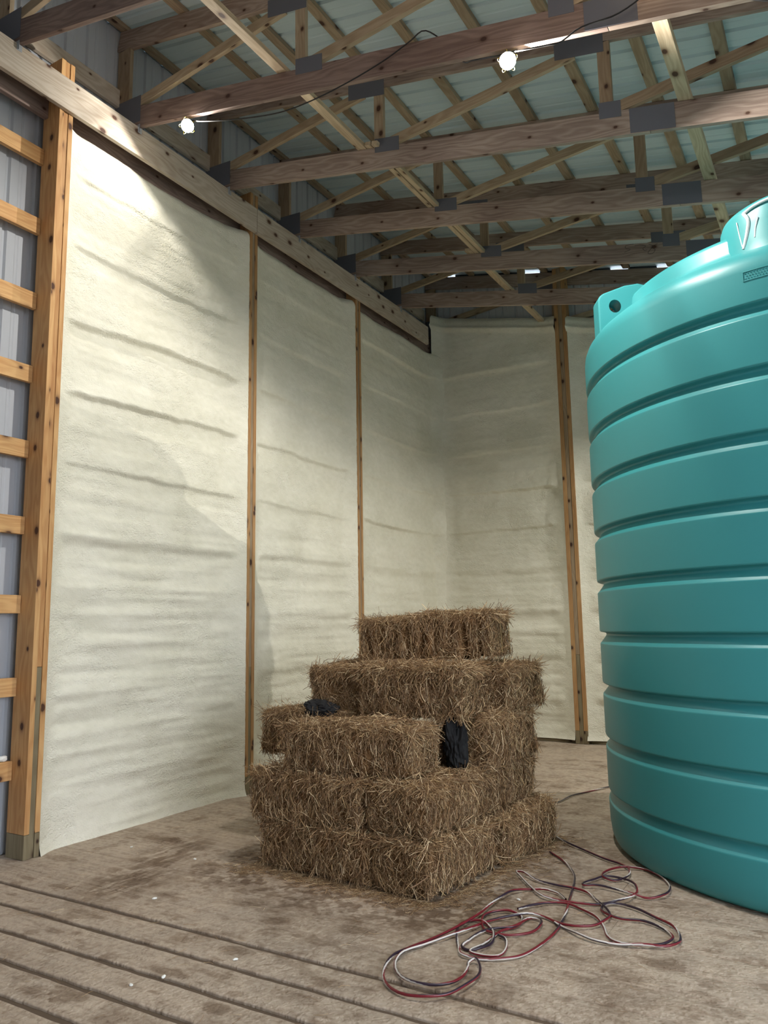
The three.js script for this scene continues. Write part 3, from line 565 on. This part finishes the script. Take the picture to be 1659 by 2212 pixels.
// ---------------------------------------------------------------- striped extension cords on the floor
{
  const runs = {
    A: [[3.382,-5.623],[3.547,-5.448],[3.682,-5.222],[3.74,-5.035],[3.796,-4.767],[3.85,-4.527],[3.881,-4.281],[3.876,-4.077],[3.83,-3.866],[3.761,-3.78],[3.663,-3.733],[3.573,-3.726],[3.516,-3.812],[3.439,-3.949],[3.396,-4.071],[3.414,-4.16],[3.478,-4.183],[3.56,-4.128],[3.613,-4.043],[3.643,-3.933],[3.623,-3.853],[3.577,-3.805],[3.531,-3.821],[3.523,-3.922],[3.541,-4.041],[3.579,-4.119],[3.666,-4.185],[3.698,-4.362],[3.759,-4.354],[3.79,-4.271],[3.776,-4.187],[3.702,-4.091],[3.628,-4.069],[3.545,-4.081],[3.491,-4.17],[3.461,-4.255],[3.473,-4.334],[3.555,-4.39],[3.637,-4.371],[3.675,-4.289],[3.671,-4.207],[3.628,-4.119],[3.61,-3.915],[3.592,-3.786],[3.669,-3.779],[3.739,-3.8],[3.729,-3.928],[3.681,-4.025],[3.634,-4.054]],
    B: [[3.247,-6.065],[3.449,-5.868],[3.577,-5.779],[3.769,-5.628],[3.903,-5.562],[3.989,-5.441],[4.005,-5.31],[3.945,-5.207],[3.877,-5.226],[3.85,-5.3],[3.876,-5.411],[3.953,-5.492],[4.058,-5.524],[4.167,-5.45],[4.256,-5.309],[4.291,-5.2],[4.286,-5.075],[4.205,-4.985],[4.119,-4.986],[4.005,-5.033],[3.88,-5.047],[3.807,-5.019],[3.793,-5.053],[3.831,-5.163],[3.885,-5.257],[3.996,-5.251],[4.085,-5.166],[4.124,-5.061],[4.116,-4.938],[4.07,-4.834],[3.977,-4.749],[3.861,-4.7],[3.745,-4.693],[3.647,-4.711],[3.521,-4.842],[3.4,-4.99],[3.343,-5.072],[3.387,-5.067],[3.519,-4.982],[3.658,-4.955],[3.77,-4.948],[3.855,-4.919],[3.946,-4.81],[4.036,-4.691],[4.079,-4.608],[4.084,-4.509],[4.045,-4.408],[3.957,-4.342],[3.871,-4.354],[3.752,-4.412],[3.683,-4.404],[3.587,-4.31],[3.514,-4.202],[3.474,-4.062],[3.428,-3.943],[3.349,-3.756],[3.304,-3.63],[3.316,-3.522],[3.358,-3.437],[3.44,-3.364],[3.53,-3.343],[3.607,-3.366],[3.665,-3.425],[3.681,-3.51],[3.663,-3.603],[3.64,-3.667],[3.659,-3.699],[3.709,-3.643],[3.741,-3.557],[3.737,-3.429],[3.695,-3.313],[3.622,-3.242],[3.532,-3.223],[3.439,-3.252],[3.361,-3.321],[3.312,-3.411],[3.286,-3.538],[3.304,-3.68],[3.358,-3.85],[3.408,-4.046],[3.434,-4.283],[3.43,-4.434],[3.434,-4.574],[3.46,-4.708],[3.534,-4.808],[3.617,-4.842],[3.704,-4.814],[3.789,-4.717]],
    D: [[3.59,-4.453],[3.645,-4.548],[3.718,-4.637],[3.813,-4.665],[3.912,-4.625],[4.024,-4.529],[4.096,-4.417],[4.153,-4.298],[4.228,-4.25],[4.334,-4.273],[4.418,-4.336],[4.452,-4.407],[4.432,-4.485],[4.361,-4.56],[4.261,-4.604],[4.146,-4.582],[4.066,-4.601],[4.006,-4.697],[4.018,-4.757],[4.078,-4.802],[4.183,-4.77],[4.308,-4.69],[4.415,-4.608],[4.474,-4.49],[4.486,-4.39],[4.435,-4.311],[4.335,-4.267],[4.221,-4.229],[4.099,-4.215],[3.998,-4.251],[3.91,-4.317],[3.841,-4.358]],
    F: [[2.55,-6.75],[2.83,-7.037],[2.927,-7.162],[2.964,-7.488],[3.053,-7.751],[3.156,-7.992],[3.24,-8.2]],
  };
  const lab = { A: 'striped red and white extension cord leaving the bales, coiled in small inner loops', B: 'striped red and white extension cord sprawling in the widest loops, out to the front', D: 'striped red and white extension cord in the flat oval loop nearest the right', F: 'striped cord running behind the bales toward the far side of the tank' };
  const mat = std([1, 1, 1], 0.32, { vertexColors: true }), cols = [[0.17, 0.012, 0.02], [0.17, 0.012, 0.02], [0.66, 0.62, 0.58], [0.03, 0.016, 0.03], [0.03, 0.016, 0.03]];
  const r = 0.0068; let ph = 0;
  for (const k of Object.keys(runs)) {
    const lift = { A: 0.001, B: 0.008, D: 0.004, F: 0 }[k];
    const pts = runs[k].map(([x, z], i) => new THREE.Vector3(x, r + 0.002 + lift * (0.4 + 0.9 * hash(i, 5, 71)) + 0.012 * hash(i, 9, 77) * hash(i, 2, 79), z));
    const cv = new THREE.CatmullRomCurve3(pts, false, 'centripetal'), len = cv.getLength(), n = Math.round(len / 0.011), RS = 15, g = new THREE.TubeGeometry(cv, n, r, RS), c = [];
    for (let i = 0; i <= n; i++) for (let j = 0; j <= RS; j++) {
      const a = ((j % RS) / RS + i / n * len * 1.15 + 0.22 * Math.sin(i / n * len * 5) + ph) % 1, q = cols[Math.floor(a * 5) % 5]; c.push(...q);
    }
    ph += 0.37; g.setAttribute('color', new THREE.Float32BufferAttribute(c, 3)); single('extension_cord', g, mat, lab[k], 'cord');
  }
}
// crumbs of foam on the floor
{
  const m = std([0.85, 0.84, 0.8], 0.7);
  const where = ['beside the bales at left', 'left of the front bales', 'in the open floor joint at front', 'in front of the open joint', 'right of the joints at front', 'near the foot of the foam wall', 'on the floor beside the cord coils'];
  [[1.18, -4.31], [1.55, -3.59], [2.42, -2.845], [2.35, -2.71], [2.59, -3.16], [0.52, -4.31], [3.53, -4.62]].forEach(([x, z], i) => {
    const g = new THREE.IcosahedronGeometry(0.0085, 2), p = g.attributes.position; for (let k = 0; k < p.count; k++) { const s = 0.6 + 0.8 * fbm(p.getX(k) * 160 + 9, p.getY(k) * 160 + p.getZ(k) * 120, 2, i + 60); p.setXYZ(k, p.getX(k) * s * 1.6, p.getY(k) * s * 0.7, p.getZ(k) * s); }
    g.computeVertexNormals(); g.computeBoundingBox(); const o = single('foam_crumb', g, m, 'tiny white foam crumb ' + where[i], 'foam crumb', 'foam crumbs on the floor'); o.position.set(x, -g.boundingBox.min.y, z); o.rotation.y = i;
  });
  const g = new THREE.IcosahedronGeometry(0.03, 4), p = g.attributes.position; for (let k = 0; k < p.count; k++) { const q = 0.6 + 0.8 * fbm(p.getX(k) * 50 + 9, p.getY(k) * 50 + p.getZ(k) * 40, 2, 91); p.setXYZ(k, p.getX(k) * q * 0.8, p.getY(k) * q * 0.8, p.getZ(k) * q * 1.3); }
  g.computeVertexNormals(); g.computeBoundingBox(); single('foam_blob', g, m, 'white blob of foam on the lowest girt at far left', 'foam').position.set(-0.105, 0.692 - g.boundingBox.min.y, -3.62);
}
renderer.render(scene, camera);
